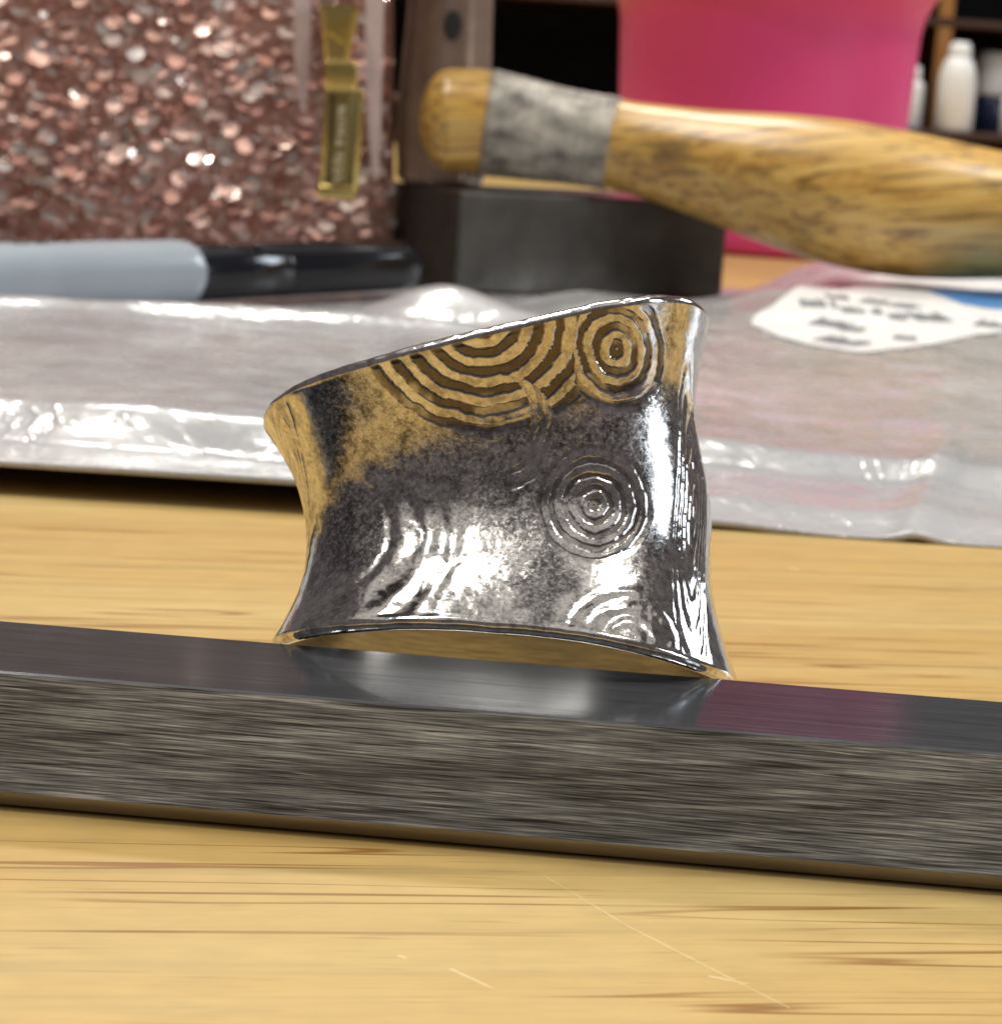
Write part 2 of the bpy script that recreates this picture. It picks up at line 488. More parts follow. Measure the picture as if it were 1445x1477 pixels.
def make_ring():
    # columns spread evenly along the girth, denser on the etched front
    t0 = np.linspace(-math.pi * 1.5, math.pi * .5, 40001)
    p = ring_pt(t0, np.full_like(t0, .5))
    seg = np.linalg.norm(np.diff(p[:, :2], axis=0), axis=1)
    dens = np.where((p[:-1, 1] < 9.5), 1.0, .22)
    cum = np.concatenate([[0], np.cumsum(seg * dens)])
    NT, NV = 1000, 380
    th = np.interp(np.linspace(0, cum[-1], NT, endpoint=False), cum, t0)
    v = np.linspace(0, 1, NV)
    G = ring_pt(th[:, None], v[None, :])
    du = np.roll(G, -1, 0) - np.roll(G, 1, 0)
    dv = np.gradient(G, axis=1)
    N = np.cross(du, dv); N /= np.linalg.norm(N, axis=-1, keepdims=True)
    # girth coordinate s (0 at the front middle) and height z are the pattern's own coordinates
    d = np.linalg.norm((np.roll(G, -1, 0) - G)[..., :2], axis=-1)
    s = np.concatenate([np.zeros((1, NV)), np.cumsum(d, 0)[:-1]])
    i0 = np.argmin(np.abs(th + math.pi / 2)); s = s - s[i0]
    z = G[..., 2]
    ws = s + .16 * fbm(s * .9, z * .9) + .05 * fbm(s * 4 + 9, z * 4)
    wz = z + .16 * fbm(s * .9 + 40, z * .9 + 7) + .05 * fbm(s * 4, z * 4 + 31)
    #          s      z     rx   rz  rmax spacing depth  dark phase
    #                                                                       r0  soft half
    circ = [(4.80, 16.30, 1.0, 1.0, 3.45, .84, 1.0, 1.0, .72, 0, 0, 0),
            (-2.35, 16.80, 1.25, 1.0, 6.0, .90, 1.0, 1.0, .35, 0, 0, 0),
            (4.25, 8.15, 1.0, 1.05, 3.35, .70, .85, .72, .72, 0, 0, 0),
            (-.6, 12.4, .9, 1.5, 3.0, .62, .6, .40, .0, 1.1, 0, 1),
            (6.6, .9, 1.1, 1.0, 3.3, .95, .9, .10, .1, .5, 1, 0),
            (-9.2, 5.6, 1.05, 1.1, 7.4, 1.45, 1.1, .16, .3, 2.3, 1, 1),
            (-14.4, 8.6, .75, 2.2, 2.6, .55, .8, .30, .0, 0, 0, 0),
            (10.6, 8.5, .6, 3.0, 3.4, .60, .9, .10, .2, 0, 1, 0)]
    best = np.full(s.shape, 9.0); H = np.zeros_like(s); D = np.zeros_like(s); cover = np.zeros_like(s)
    for (cs, cz, rx, rz, rm, sp, dep, dark, ph, r0, soft, half) in circ:
        r = np.hypot((ws - cs) / rx, (wz - cz) / rz)
        q = r / rm
        w = sstep(1.0, .80, q) * (sstep(r0, r0 + .5, r) if r0 else 1)
        if half: w = w * sstep(-.2, .9, ws - cs)
        if r0 > 2: w = w * sstep(11.0, 7.5, z)
        f = .5 + .5 * np.cos(2 * math.pi * (r / sp + ph))
        if not soft: f = sstep(.37, .73, f + .22 * fbm(s * 3 + cs * 9, z * 3 + cz * 5))
        take = (q < best) & (q < 1) & (w > .03)
        H = np.where(take, f * dep * w, H); D = np.where(take, f * dark * w, D)
        cover = np.where(take, w * (.4 + .6 * dark), cover); best = np.where(take, q, best)
    # uneven etching: parts of the pattern are worn away
    wear = sstep(-.34, -.05, fbm(s * .55 + 3, z * .55 + 60))
    H = H * (.55 + .45 * wear); D = D * (.45 + .55 * wear)
    fade = sstep(0, .02, v)[None] * sstep(1, .98, v)[None]
    ham = .035 * fbm(s * .45 + 11, z * .45 + 3, 2) + .016 * fbm(s * 1.5, z * 1.5 + 9, 2)
    disp = (-.060 * H + ham) * (.2 + .8 * fade)
    O = G + N * disp[..., None]
    tex = np.clip(1.0 - cover, 0, 1) * sstep(-13, -8, s) * sstep(10, 7.4, s)
    tex = np.clip(tex * (.3 + .7 * sstep(.10, .42, v)[None]), .10, 1)
    # dark patches with their own shapes: dark reflections put into the colour
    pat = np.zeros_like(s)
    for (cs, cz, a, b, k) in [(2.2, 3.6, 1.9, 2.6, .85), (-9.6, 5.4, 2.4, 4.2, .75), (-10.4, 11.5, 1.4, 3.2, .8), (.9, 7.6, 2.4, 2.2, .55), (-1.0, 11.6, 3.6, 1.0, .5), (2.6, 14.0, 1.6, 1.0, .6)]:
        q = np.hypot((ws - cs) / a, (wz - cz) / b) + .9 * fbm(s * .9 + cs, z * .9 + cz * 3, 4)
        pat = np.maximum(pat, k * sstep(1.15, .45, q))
    # rims and inside
    th_mm = .80
    rows = [O]; gro = [D]; txs = [tex]; inner = [np.zeros(NV, bool)]
    def rim(k, sign):
        T = dv[:, k] / np.linalg.norm(dv[:, k], axis=-1, keepdims=True) * sign
        n = N[:, k]; cen = G[:, k] - n * th_mm * .5
        wob = (1 + .25 * fbm(s[:, k] * .8 + 5, s[:, k] * 0 + (2 if sign > 0 else 8)))[:, None]
        return [cen + th_mm * .5 * (math.cos(a) * n + .8 * math.sin(a) * T * wob) for a in np.linspace(0, math.pi, 9)[1:-1]]
    IN = G - N * th_mm
    vi = np.linspace(NV - 1, 0, 30).astype(int)
    top = rim(NV - 1, 1); bot = rim(0, -1)[::-1]
    blocks = [O[:, i] for i in range(NV)] + top + [IN[:, i] for i in vi] + bot
    zero = np.zeros(NT)
    ga = [D[:, i] * 1.0 for i in range(NV)] + [zero] * (len(top) + len(vi) + len(bot))
    ta = [tex[:, i] for i in range(NV)] + [zero + .15] * (len(top) + len(vi) + len(bot))
    M = len(blocks)
    P = np.stack(blocks, 0).reshape(-1, 3) * MM
    i, k = np.meshgrid(np.arange(M), np.arange(NT), indexing='ij')
    i2, k2 = (i + 1) % M, (k + 1) % NT
    Fq = np.stack([i*NT + k, i*NT + k2, i2*NT + k2, i2*NT + k], -1).reshape(-1, 4)
    me = bpy.data.meshes.new('finger_ring')
    me.vertices.add(len(P)); me.vertices.foreach_set('co', P.ravel())
    me.loops.add(Fq.size); me.loops.foreach_set('vertex_index', Fq.ravel().astype(np.int32))
    me.polygons.add(len(Fq)); me.polygons.foreach_set('loop_start', np.arange(0, Fq.size, 4, dtype=np.int32))
    me.polygons.foreach_set('loop_total', np.full(len(Fq), 4, np.int32))
    a = me.attributes.new('groove', 'FLOAT', 'POINT'); a.data.foreach_set('value', np.concatenate(ga).astype(np.float32))
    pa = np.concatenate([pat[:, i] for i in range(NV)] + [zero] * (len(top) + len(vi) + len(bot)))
    a = me.attributes.new('dark_patch', 'FLOAT', 'POINT'); a.data.foreach_set('value', pa.astype(np.float32))
    a = me.attributes.new('texture_amount', 'FLOAT', 'POINT'); a.data.foreach_set('value', np.concatenate(ta).astype(np.float32))
    me.update(calc_edges=True); me.validate()
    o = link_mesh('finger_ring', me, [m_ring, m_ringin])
    row = np.arange(len(Fq)) // NT
    mi = ((row >= NV + len(top)) & (row < NV + len(top) + len(vi) - 1)).astype(np.int32)
    me.polygons.foreach_set('material_index', mi)
    yaw, tilt = R(-3.6), R(19)
    cy, sy, ct, st = math.cos(yaw), math.sin(yaw), math.cos(tilt), math.sin(tilt)
    X = Vector((cy, sy, 0)); Yh = Vector((-sy, cy, 0)); Z = Vector((0, 0, 1))
    Y2 = ct * Yh - st * Z; Z2 = st * Yh + ct * Z
    m4 = Matrix(((X.x, Y2.x, Z2.x, .5*MM), (X.y, Y2.y, Z2.y, 126.6*MM), (X.z, Y2.z, Z2.z, 7.35*MM), (0, 0, 0, 1)))
    o.matrix_world = m4
    return tag(o, 'wide flared silver ring etched with concentric circles, leaning back against the steel bar', 'ring')
make_ring()

# ------------------------------------------------------------------ plastic bag under the tools
def bag_h(x, y):
    x = np.asarray(x, float); y = np.asarray(y, float)
    lip = 3.0 + (.9 - 3.0) * sstep(-14, 18, x) + (.25 - .9) * sstep(18, 30, x)
    left = 1 - sstep(-8, 14, x)
    yf = front_y(x)
    d = y - yf
    # left: flat lip, a steep rise facing the front, plateau, ridge, fall towards the marker
    hl = lip + 3.2 * sstep(8.5, 15.0, d + .10 * (x + 30) + 2.4 * vnoise(x * .09, y * .05)) + 1.2 * sstep(15, 60, d)
    hl = hl + 1.5 * np.exp(-((y - (289 + .16 * (x + 40) + 2 * vnoise(x * .06, 3))) / 3.2)**2)
    hl = hl - 4.1 * sstep(292, 312, y)
    # right: low hem, step, a slow rise to the back
    hr = lip + 1.3 * sstep(0, 7, d) + 2.0 * sstep(21, 27, d + .05 * x) + 1.4 * sstep(40, 110, d) + 3.5 * sstep(110, 165, d) * sstep(22, 44, x)
    h = hl * left + hr * (1 - left)
    # crumples
    cr = 1.0 * fbm(x * .035 + 3, y * .03, 3) + .55 * np.abs(fbm(x * .05 + y * .09, y * .05 - x * .02 + 8, 2)) + .35 * fbm(x * .14, y * .22, 2)
    h = h + cr * sstep(3, 16, d)
    h = h + 5.2 * np.exp(-(((x + 9) / 11)**2 + ((y - 338) / 9)**2))
    # diagonal fold near the front
    fx = x - (38 + (y - 221) * .235)
    h = h + .95 * np.exp(-(fx / 2.0)**2) * sstep(204, 214, y) * sstep(258, 240, y)
    # flat seats for the tools that lie on it
    seat = sstep(384, 392, y) * sstep(-45, -30, x) * sstep(54, 40, x)
    h = h * (1 - seat) + 3.3 * seat
    t = np.clip(((x + 95) * 78 + (y - 276) * 110) / (78*78 + 110*110), 0, 1)
    dm = np.hypot(x - (-95 + 78 * t), y - (276 + 110 * t))
    seat = sstep(9, 5.5, dm) * sstep(306, 318, y)
    h = h * (1 - seat) + 3.0 * seat
    return np.maximum(h, .22)

def front_y(x):
    return 204.3 + 6.6 * sstep(-14, 16, x) + .8 * vnoise(np.asarray(x) * .05, 0 * np.asarray(x) + 4)

def make_bag():
    root = empty('plastic_bag', (0, 300, 0), 'crinkled grey plastic bag lying flat on the table under the marker', 'plastic bag')
    nx, ny = 420, 360
    xs = np.linspace(-135, 140, nx)
    U = np.linspace(0, 1, ny)
    X = np.repeat(xs[:, None], ny, 1)
    yb = 452 + 5 * vnoise(xs * .03, xs * 0 + 1)
    Y = front_y(xs)[:, None] + (yb - front_y(xs))[:, None] * U[None]**1.0
    Zt = bag_h(X, Y)
    edge = np.minimum(np.minimum(X + 135, 140 - X) / 10, (yb[:, None] - Y) / 10)
    Zt = .3 + (Zt - .3) * sstep(0, 1, edge)
    Zb = np.maximum(.06, Zt - .55)
    V = np.concatenate([np.stack([X, Y - 300, Zt], -1).reshape(-1, 3), np.stack([X, Y - 300, Zb], -1).reshape(-1, 3)])
    idx = np.arange(nx * ny).reshape(nx, ny); o2 = nx * ny
    a, b, c, d = idx[:-1, :-1].ravel(), idx[1:, :-1].ravel(), idx[1:, 1:].ravel(), idx[:-1, 1:].ravel()
    Fc = [np.stack([a, b, c, d], -1), np.stack([d, c, b, a], -1) + o2]
    for e in (idx[:, 0], idx[::-1, -1], idx[-1, :], idx[0, ::-1]):
        Fc.append(np.stack([e[:-1] + o2, e[1:] + o2, e[1:], e[:-1]], -1))
    me = mesh_from('film', V, np.concatenate(Fc))
    link_mesh('film', me, m_film, root)
    # white label with grey lettering and a blue panel, printed on the film
    def conform(pts2, lift, name, mat, parent, n=26):
        """fill a smooth closed outline (x,y) with a draped grid fan"""
        pts2 = np.array(pts2, float); cen = pts2.mean(0)
        m = len(pts2); tt = np.linspace(0, m, 90, endpoint=False)
        P = np.concatenate([pts2[-2:], pts2, pts2[:3]])
        out = []
        for t in tt:
            i = int(t); f = t - i; p0, p1, p2, p3 = P[i+1], P[i+2], P[i+3], P[i+4]
            out.append(.5*((2*p1) + (-p0+p2)*f + (2*p0-5*p1+4*p2-p3)*f*f + (-p0+3*p1-3*p2+p3)*f**3))
        out = np.array(out)
        V, Fq = [], []
        for j in range(n + 1):
            q = cen + (out - cen) * (j / n if j else .002)
            hz = bag_h(q[:, 0], q[:, 1]) + lift - (0.12 if False else 0)
            V += [(x, y - 300, z) for (x, y), z in zip(q, hz)]
        L = len(out)
        for j in range(n):
            for k in range(L):
                k2 = (k + 1) % L
                Fq.append((j*L + k, (j+1)*L + k, (j+1)*L + k2, j*L + k2))
        Fq.append(tuple(range(L - 1, -1, -1)) if False else tuple(range(L)))
        return link_mesh(name, mesh_from(name, V, Fq), mat, parent)
    lab = conform([(33, 347), (38.5, 364), (48, 395), (58, 415), (70, 430), (86, 444), (104, 444), (112, 420), (100, 385), (84, 361), (68, 348), (56, 334), (47, 324.5), (42.5, 324.5), (38, 331)], .14, 'label', m_label, root)
    tag(lab, 'white printed label with grey lines and a blue panel')
    conform([(64.5, 396), (64.5, 382), (67.5, 371), (74, 367.5), (86, 368), (100, 374), (104, 386), (96, 402), (82, 407), (72, 404)], .24, 'blue_panel', m_blue, lab, 14)
    def words(rows):
        k = 0
        for (x0, y0, x1, y1, th, n) in rows:
            V, Fq = [], []
            rr = random.Random(k); t = 0.0
            L = math.hypot(x1-x0, y1-y0); ux, uy = (x1-x0)/L, (y1-y0)/L
            while t < L:
                w = rr.uniform(.5, 1.0); hh = th * rr.uniform(.65, 1.0)
                if rr.random() < .93:
                    base = len(V)
                    for (a, b) in ((t, 0), (t + w * .85, 0), (t + w * .85, hh), (t, hh)):
                        x = x0 + ux * a - uy * b; y = y0 + uy * a + ux * b
                        V.append((x, y - 300, float(bag_h(x, y)) + .26))
                    Fq.append((base, base+1, base+2, base+3))
                t += w
            link_mesh('print_line', mesh_from('print_line', V, Fq), m_ink, lab, smooth=False); k += 1
    words([(41.0, 358, 45.8, 358, 5.5, 8), (46.6, 354.5, 52.2, 354.6, 5.5, 8), (49.9, 365, 53.4, 363.5, 5.5, 8), (53.7, 363, 56.8, 361, 5.5, 8), (52.9, 352.6, 55.5, 352.5, 5.5, 8), (57.2, 353.3, 62.3, 355.2, 5.5, 8), (64.5, 352, 68.6, 350, 5.5, 8), (51.2, 335.5, 55.4, 335, 5.5, 8), (40.6, 346, 44.6, 343.5, 5.5, 8), (44.4, 341.6, 47.6, 340.5, 5.5, 8), (56.7, 391, 59.6, 388.5, 9, 8), (62.2, 393, 65.5, 396, 9, 8), (39.8, 333, 44.9, 328, 5.5, 8), (45.7, 366, 49, 366, 5.5, 8)])
    return root
make_bag()

# ------------------------------------------------------------------ marker
def make_marker():
    A = Vector((-88.0, 285.8, 0)); B = Vector((-17.0, 386.0, 0))
    d = (B - A).normalized()
    root = empty('marker_pen', (A.x, A.y, 7.7), 'grey barrelled marker pen with black cap lying on the plastic bag', 'marker')
    root.rotation_euler = (0, 0, math.atan2(d.y, d.x))
    L = (B - A).length; cl = 49.5; bl = L - cl
    def axial(profile, name, mat, parent, n=56):
        V, Fc = lathe([(r, t) for t, r in profile], n)
        return link_mesh(name, mesh_from(name, [(z, x, y) for x, y, z in V], Fc), mat, parent)
    br = axial([(0, 3.6), (.5, 4.3), (2, 4.62), (bl - 3.2, 4.68), (bl - 1.6, 4.62), (bl - .5, 4.35), (bl, 3.9)], 'barrel', m_barrel, root)
    cp = axial([(bl - .4, 3.7), (bl + .1, 3.98), (bl + 18, 3.95), (bl + 18.3, 3.80), (bl + 18.9, 3.80), (bl + 19.3, 3.92), (bl + 44, 3.75), (L - 1.2, 3.65), (L - .3, 3.4), (L, 2.8)], 'cap', m_cap, root)
    bm = box_bm(bl + 12, L - 3, -1.1, 1.1, 3.5, 4.5, .35)
    bmesh.ops.rotate(bm, verts=bm.verts, cent=(0, 0, 0), matrix=Matrix.Rotation(R(35), 3, 'X'))
    link_mesh('clip', from_bm('clip', bm), m_cap, cp)
    # faded black print on top of the barrel
    V, Fq = [], []
    rr = random.Random(4)
    for k in range(9):
        a0 = R(78 + rr.uniform(-5, 5)); t0 = bl - 33 + k * 1.25; w = rr.uniform(.6, 1.0); da = rr.uniform(.18, .42)
        b = len(V)
        for (t, a) in ((t0, a0), (t0 + w, a0), (t0 + w, a0 + da), (t0, a0 + da)):
            V.append((t, -4.73 * math.cos(a), 4.73 * math.sin(a)))
        Fq.append((b, b+1, b+2, b+3))
    link_mesh('print', mesh_from('print', V, Fq), m_cap, br, smooth=False)
    return root
make_marker()

# ------------------------------------------------------------------ steel bench block
BL = Vector((-9.7, 393.0)); bu = Vector((.873, .488)); bw = Vector((-.488, .873))
def make_block():
    bm = box_bm(0, 50.5, 0, 24, 0, 15.9, .45, 2)
    me = from_bm('bench_block', bm)
    o = link_mesh('bench_block', me, [m_block, m_blocktop], smooth=False, loc=(BL.x, BL.y, 3.45))
    for p in me.polygons:
        if p.normal.z > .9: p.material_index = 1
    o.rotation_euler.z = math.atan2(bu.y, bu.x)
    tag(o, 'small dark rectangular steel bench block under the hammer head', 'bench block')
make_block()

# ------------------------------------------------------------------ hammer
def make_hammer():
    hx, hy = -13.6, 411.5
    z0 = 3.45 + 15.9 + .05
    root = empty('hammer', (hx, hy, z0), 'old hammer with wooden handle and grey tape wrap resting on the steel block', 'hammer')
    prof = [(5.6, 0), (6.9, .4), (7.3, 1.4), (7.3, 3.2), (7.5, 5), (7.7, 8), (7.7, 13), (7.5, 18), (7.2, 24), (7.0, 30), (7.2, 36), (8.4, 40), (10.5, 42), (11, 44), (10.8, 49), (9.5, 51), (6, 52.2)]
    V, Fc = lathe(prof, 64)
    # flatten the cheeks of the head: between round and octagonal
    V2 = []
    for x, y, z in V:
        r = math.hypot(x, y); a = math.atan2(y, x) + R(12)
        q = 1 - .06 * (.5 - .5 * math.cos(8 * a)) if z < 38 else 1
        V2.append((x * q, y * q, z))
    head = link_mesh('head', mesh_from('head', V2, Fc), m_head, root)
    V, Fc = lathe([(1.75, 0), (1.7, .18), (1.2, .22), (.3, .22)], 28)
    hole = link_mesh('pin_hole_disc', mesh_from('pin_hole_disc', V, Fc), m_hole, head)  # raised dark disc, its colour stands in for the shade inside a hole
    hole.scale = (.8, 1.35, 1)
    hole.location = Vector((.9, -7.05, 25.6)) * MM
    hole.rotation_euler = (R(90), 0, R(7))
    pts = [(-13.6, 406.6, 29.9), (-6.8, 406.8, 30.0), (3.5, 406.8, 28.9), (13.6, 406.5, 28.0), (27.0, 403.5, 26.2), (43.5, 400, 23.8), (59.9, 397, 21.7), (75.5, 395, 21.0), (92.2, 393, 20.6), (104, 392, 20.4)]
    dia = [16.9, 16.6, 15.0, 14.4, 16.6, 21.6, 22.8, 19.8, 16.4, 12.0]
    tk = np.arange(len(pts))
    def path(a, b, n, grow=0.0):
        t = np.linspace(a, b, n)
        P = np.stack([spline(tk, [p[i] for p in pts], t) for i in range(3)], -1) - np.array([hx, hy, z0])
        return P, spline(tk, dia, t) / 2 + grow
    P, r = path(-.60, 9, 140)
    r[:12] *= np.array([.22, .45, .60, .71, .79, .85, .90, .935, .96, .98, .99, 1])
    r[-6:] *= np.array([1, .97, .92, .82, .62, .3])
    V, Fc = sweep(P, r, 48)
    hd = link_mesh('handle', mesh_from('handle', V, Fc), m_handle, root)
    P, r = path(1.02, 3.05, 60, .22)
    r = r + .10 * np.abs(np.sin(np.arange(60) * .55)) + .05 * rng.random(60)
    V, Fc = sweep(P, r, 48)
    link_mesh('tape_wrap', mesh_from('tape_wrap', V, Fc), m_tape, hd)
make_hammer()

# ------------------------------------------------------------------ glitter pouch
def make_pouch():
    root = empty('glitter_pouch', (-84, 412, 0), 'rose gold glitter pouch with gold zipper pull standing behind the marker', 'pouch')
    W, Ht = 128.0, 104.0
    ox, oy = -84.0, 412.0
    def half(u, w):        # half thickness of the pillow; u, w in -1..1
        e = np.clip(1 - np.abs(u)**3.2, 0, 1)**.6 * np.clip(1 - np.abs(w)**4, 0, 1)**.5
        return .5 + 8.5 * e + .8 * fbm(u * 3 + 7, w * 3, 2) * e
    def pos(u, w, side):
        z = 1.2 + (w + 1) / 2 * Ht
        x = u * (W / 2) * (1.0 - .05 * (w + 1)) 
        return x, side * half(u, w) * (1.0 - .22 * (w + 1) / 2), z
    n = 60
    uu = np.linspace(-1, 1, n); V, Fc = [], []
    for side in (-1, 1):
        for a in uu:
            for b in uu:
                x, y, z = pos(a, b, side); V.append((x, y, z))
    for s_ in range(2):
        for i in range(n - 1):
            for j in range(n - 1):
                k = s_*n*n + i*n + j
                f = (k, k + n, k + n + 1, k + 1)
                Fc.append(f if s_ == 0 else f[::-1])
    rim_ = [(i, 0) for i in range(n)] + [(n-1, j) for j in range(1, n)] + [(i, n-1) for i in range(n-2, -1, -1)] + [(0, j) for j in range(n-2, 0, -1)]
    for q in range(len(rim_)):
        (i, j), (i2, j2) = rim_[q], rim_[(q+1) % len(rim_)]
        Fc.append((i*n + j, n*n + i*n + j, n*n + i2*n + j2, i2*n + j2))
    body = link_mesh('pouch_body', mesh_from('pouch_body', V, Fc), m_pouch, root)
    # glitter flakes on the front: hexagons lying at random tilts
    hexa = [(math.cos(k * math.pi / 3), math.sin(k * math.pi / 3)) for k in range(6)]
    def flake(big):
        while True:
            u = random.uniform(-.40, .99) if random.random() < .85 else random.uniform(-.99, -.4)
            w = random.uniform(-.97, .98)
            if big and not (-.2 < u < .97 and -.95 < w < -.02): continue
            break
        x, y, z = (float(c) for c in pos(np.float64(u), np.float64(w), -1))
        q = Matrix.Rotation(R(90), 3, 'X') @ Matrix.Rotation(-R(random.uniform(8, 62)), 3, 'X') @ Matrix.Rotation(random.gauss(R(-2), R(15)), 3, 'Y') @ Matrix.Rotation(random.uniform(0, 6.3), 3, 'Z')
        return Vector((x, y - random.uniform(.25, .9), z)), q
    V, Fc = [], []
    for k in range(7500):
        p, q = flake(False); r = random.uniform(.6, 1.5)
        b = len(V)
        for hx, hy in hexa: V.append(tuple(p + q @ Vector((hx * r, hy * r, 0))))
        Fc.append(tuple(range(b, b + 6)))
    g = link_mesh('glitter', mesh_from('glitter', V, Fc), m_flake, root, smooth=False)
    tag(g, kind='stuff')
    me = mesh_from('sequin', [(a * 1.4, b * 1.4, 0) for a, b in [(math.cos(k*math.pi/6), math.sin(k*math.pi/6)) for k in range(12)]] +
                   [(a * .45, b * .45, -.03) for a, b in [(math.cos(k*math.pi/6), math.sin(k*math.pi/6)) for k in range(12)]],
                   [(k, (k+1) % 12, 12 + (k+1) % 12, 12 + k) for k in range(12)] + [tuple(12 + k for k in range(12))])
    me.materials.append(m_flake)
    for k in range(290):
        p, q = flake(True)
        q = Matrix.Rotation(R(90 - random.gauss(42, 10)), 3, 'X') @ Matrix.Rotation(random.gauss(R(1), R(10)), 3, 'Y') @ Matrix.Rotation(random.uniform(0, 6.3), 3, 'Z')
        o = bpy.data.objects.new('sequin', me); C.objects.link(o); o.parent = root
        o.matrix_local = Matrix.Translation((p + Vector((0, -.75, 0))) * MM) @ q.to_4x4()
    # zipper: pale tape edges, slider and a pull tab with raised letters
    def local(x, z, y=0): return (x - ox, y - oy, z)
    zp = bpy.data.objects.new('zipper', None); C.objects.link(zp); zp.parent = root
    def strip(pts, w, name, mat, parent, yoff, thick=.5):
        V, Fc = [], []
        for (x, z, ww) in pts:
            for (dx, dy) in ((-ww, 0), (ww, 0), (ww, thick), (-ww, thick)): V.append((x - ox + dx, yoff + dy, z))
        m = len(pts)
        for i in range(m - 1):
            for k in range(4):
                k2 = (k + 1) % 4; Fc.append((i*4 + k, i*4 + k2, (i+1)*4 + k2, (i+1)*4 + k))
        Fc += [(3, 2, 1, 0), tuple((m-1)*4 + k for k in range(4))]
        bm = bmesh.new(); tmp = mesh_from('t', V, Fc); bm.from_mesh(tmp); bpy.data.meshes.remove(tmp)
        for v in bm.verts: v.co /= MM
        return link_mesh(name, from_bm(name, bm), mat, parent, smooth=False)
    YF = -9.9
    zp.name = 'zipper'
    strip([(-35.6, 30, .5), (-36.3, 38, 1.2), (-36.9, 50, 1.5), (-37.5, 80, 1.6), (-38.2, 100, 1.6)], 1, 'zipper_tape', m_tape2, zp, YF)
    strip([(-23.6, 20, .4), (-24.2, 28, 1.0), (-25.0, 40, 1.4), (-25.5, 60, 1.5), (-26.6, 100, 1.5)], 1, 'zipper_tape', m_tape2, zp, YF + .1)
    # slider body: a faceted wedge
    bm = box_bm(-33.4 - ox, -27.6 - ox, YF - 3.4, YF - .4, 37.5, 47.0, .9, 2)
    for v in bm.verts:
        t = (v.co.z - 37.5) / 9.5; cx = -30.5 - ox
        v.co.x = cx + (v.co.x - cx) * (.62 + .55 * t)
    sl = link_mesh('slider', from_bm('slider', bm), m_gold, zp, smooth=False)
    bm = bmesh.new()
    bmesh.ops.create_cone(bm, cap_ends=True, segments=3, radius1=2.5, radius2=1.4, depth=1.6)
    bmesh.ops.rotate(bm, verts=bm.verts, cent=(0, 0, 0), matrix=Matrix.Rotation(R(90), 3, 'X') @ Matrix.Rotation(R(90), 3, 'Z'))
    bmesh.ops.translate(bm, verts=bm.verts, vec=(-30.3 - ox, YF - 4.0, 42.6))
    link_mesh('slider_bridge', from_bm('slider_bridge', bm), m_gold, zp, smooth=False)
    link_mesh('pull_link', from_bm('pull_link', box_bm(-32.3 - ox, -27.1 - ox, YF - 3.6, YF - 2.4, 33.5, 38.2, .6, 3)), m_gold, zp)
    link_mesh('pull_tab', from_bm('pull_tab', box_bm(-32.2 - ox, -26.0 - ox, YF - 2.8, YF - 1.4, 18.0, 34.0, .5, 3)), m_gold, zp)
    link_mesh('pull_inset', from_bm('pull_inset', box_bm(-31.4 - ox, -26.9 - ox, YF - 2.95, YF - 2.2, 18.9, 33.0, .1, 1)), m_golddark, zp)
    link_mesh('pull_rib', from_bm('pull_rib', box_bm(-30.6 - ox, -27.7 - ox, YF - 3.4, YF - 2.3, 18.6, 33.3, .4, 3)), m_goldmid, zp)
    link_mesh('tab_foot', from_bm('tab_foot', box_bm(-32.6 - ox, -26.4 - ox, YF - 3.5, YF - 1.0, 16.6, 18.8, .6, 3)), m_gold, zp)
    # worn raised characters running down the tab
    st = [((-29.9, 31.0), (-28.6, 31.0)), ((-29.9, 31.0), (-28.7, 29.9)), ((-29.9, 29.9), (-28.6, 29.9)),
          ((-29.8, 28.9), (-28.6, 28.9)),
          ((-29.8, 27.9), (-28.6, 27.9)), ((-29.2, 27.9), (-29.2, 26.8)), ((-29.8, 26.8), (-28.6, 26.8)),
          ((-29.8, 26.0), (-28.6, 25.3)), ((-29.8, 25.3), (-28.6, 25.3)),
          ((-29.7, 23.2), (-29.0, 24.0)), ((-29.0, 24.0), (-28.7, 23.2)), ((-30.1, 22.5), (-28.6, 22.5)),
          ((-29.8, 21.4), (-28.7, 21.4)), ((-29.8, 21.4), (-29.8, 20.6)), ((-29.3, 21.4), (-29.3, 20.7)), ((-29.9, 19.4), (-28.7, 20.3))]
    V, Fc = [], []
    for (x0, z0), (x1, z1) in st:
        dx, dz = x1 - x0, z1 - z0; L = math.hypot(dx, dz); nx, nz = -dz / L * .22, dx / L * .22
        b = len(V)
        for yy in (YF - 3.75, YF - 3.3):
            for (x, z) in ((x0 + nx, z0 + nz), (x1 + nx, z1 + nz), (x1 - nx, z1 - nz), (x0 - nx, z0 - nz)):
                V.append((x - ox, yy, z))
        Fc += [(b, b+1, b+2, b+3)] + [(b + k, b + 4 + k, b + 4 + (k+1) % 4, b + (k+1) % 4) for k in range(4)]
    link_mesh('raised_letters', mesh_from('raised_letters', V, Fc), m_goldpale, zp, smooth=False)
make_pouch()

# ------------------------------------------------------------------ pink tumbler
def make_tumbler():
    root = empty('tumbler', (57.6, 621, 0), 'bright pink tumbler cup with flared upper body standing behind the hammer handle', 'tumbler')
    prof = [(30, .3), (32.2, .6), (33.2, 1.6), (33.4, 4), (34.6, 20), (35.8, 40), (36.6, 54), (37.3, 58), (39.5, 62.5), (43, 67), (45, 71), (46, 80), (47.5, 130), (48, 140), (46.5, 140), (45.5, 130), (43.5, 76), (35, 60), (32, 6), (2, 5)]
    V, Fc = lathe(prof, 96)
    link_mesh('body', mesh_from('body', V, Fc), m_pink, root)
    V, Fc = lathe([(30.5, .0), (31.0, .0), (31.2, .5), (30.5, .55)], 96, False)
    link_mesh('foot_ring', mesh_from('foot_ring', V, Fc), m_pink, root)
make_tumbler()

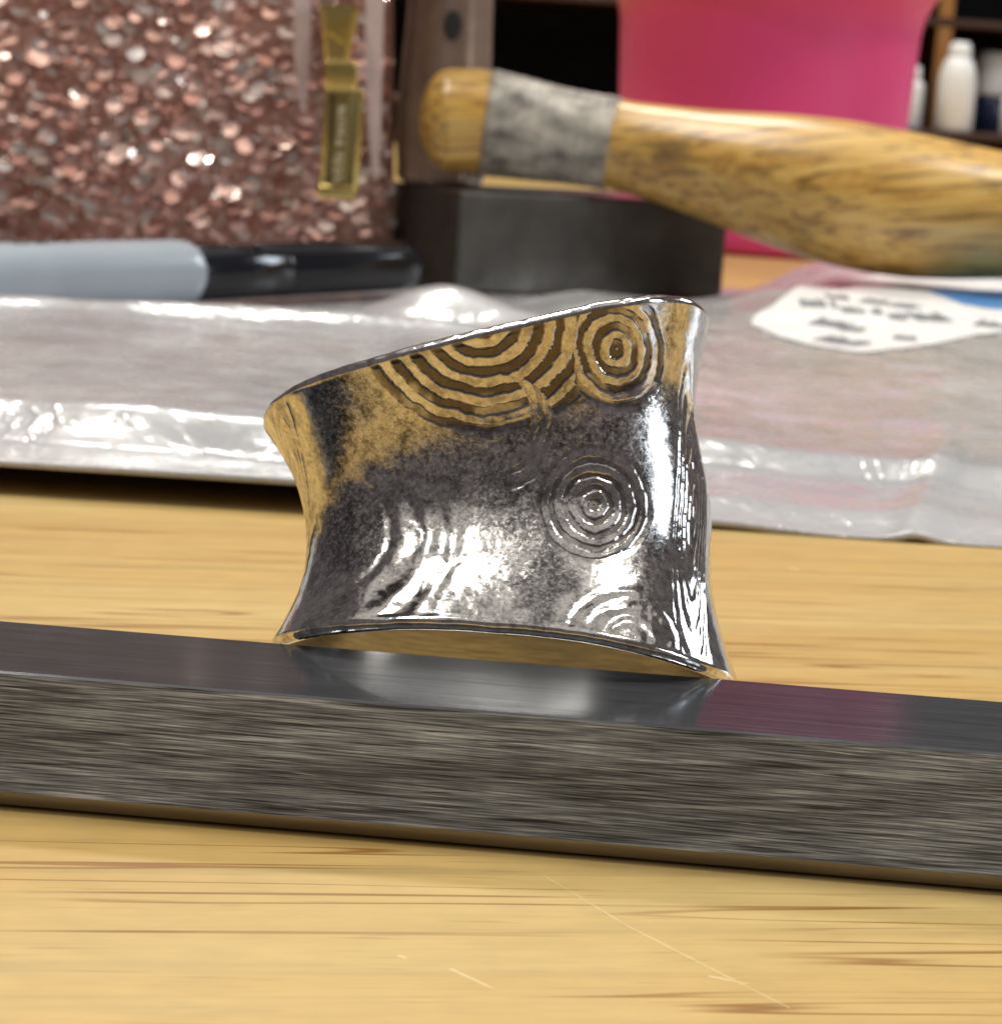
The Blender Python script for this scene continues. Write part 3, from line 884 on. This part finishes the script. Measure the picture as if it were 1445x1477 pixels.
# ------------------------------------------------------------------ dark shelf unit far behind, with bottles
def make_shelf():
    root = empty('shelf_unit', (120, 1400, 0), 'dark brown wooden shelf unit standing at the back of the table', 'shelf')
    def part(name, mat, x0, x1, y0, y1, z0, z1, bev=.6):
        return link_mesh(name, from_bm(name, box_bm(x0 - 120, x1 - 120, y0 - 1400, y1 - 1400, z0, z1, bev, 1)), mat, root, smooth=False)
    part('back_panel', m_back, -210, 470, 1572, 1580, .4, 230)
    part('side_panel', m_shelf, -220, -210.5, 1400, 1580, 0, 231)
    part('side_panel', m_shelf, 470.5, 480, 1400, 1580, 0, 231)
    part('shelf_board', m_shelf, -210, 470, 1372, 1571.5, 22.4, 26.4)
    part('shelf_board', m_shelf, -210, 470, 1400, 1571.5, 83.0, 87.0)
    part('shelf_board', m_shelf, -210, 470, 1400, 1571.5, 226, 230)
    part('base_board', m_shelf, -210, 470, 1404, 1571.5, .2, 4)
    part('divider', m_post, 222.0, 230.0, 1400, 1401.5, 26.9, 82.5, .2)  # thin front slab in the painted lit tone, darker divider behind
    part('divider', m_shelf, 222.2, 229.8, 1401.7, 1571, 26.9, 82.5, .2)
    part('divider', m_post, 222.0, 230.0, 1400, 1402, 87.5, 225.5, .2)
    def bottle(x, y, r, h, label, body, capm, kind):
        b = empty('bottle', (x, y, 26.45), label, 'bottle', 'small bottles on the dark shelf')
        if kind == 'slim':
            V, Fc = lathe([(r*.9, 0), (r, .8), (r, h*.66), (r*.92, h*.72), (r*.62, h*.77)], 40)
            link_mesh('bottle_body', mesh_from('bottle_body', V, Fc), body, b)
            V, Fc = lathe([(r*.6, h*.765), (r*.66, h*.78), (r*.55, h*.98), (r*.4, h)], 32)
        elif kind == 'round':
            V, Fc = lathe([(r*.9, 0), (r, 1.2), (r, h*.56), (r*.94, h*.66), (r*.78, h*.77), (r*.60, h*.83)], 40)
            link_mesh('bottle_body', mesh_from('bottle_body', V, Fc), body, b)
            V, Fc = lathe([(r*.58, h*.825), (r*.62, h*.84), (r*.56, h*.96), (r*.40, h)], 32)
        else:
            V, Fc = lathe([(r*.9, 0), (r, .8), (r, h*.40), (r*.8, h*.46)], 40)
            link_mesh('bottle_body', mesh_from('bottle_body', V, Fc), body, b)
            V, Fc = lathe([(r*.95, h*.455), (r*1.05, h*.50), (r*1.05, h*.93), (r*.85, h)], 40)
        link_mesh('bottle_cap', mesh_from('bottle_cap', V, Fc), capm, b)
    bottle(210.5, 1396, 6.6, 34, 'slim short white bottle left of the brown shelf divider', m_white, m_white, 'slim')
    bottle(233.0, 1385, 10.3, 48, 'tall round shouldered white bottle in front of the brown shelf divider', m_white, m_white, 'round')
    bottle(261.5, 1430, 10.5, 45, 'dark navy bottle with wide white cap on the dark shelf', m_navy, m_white, 'wide')
    bottle(266.5, 1388, 7.5, 28, 'low white bottle in front of the navy bottle', m_white, m_white, 'slim')
make_shelf()
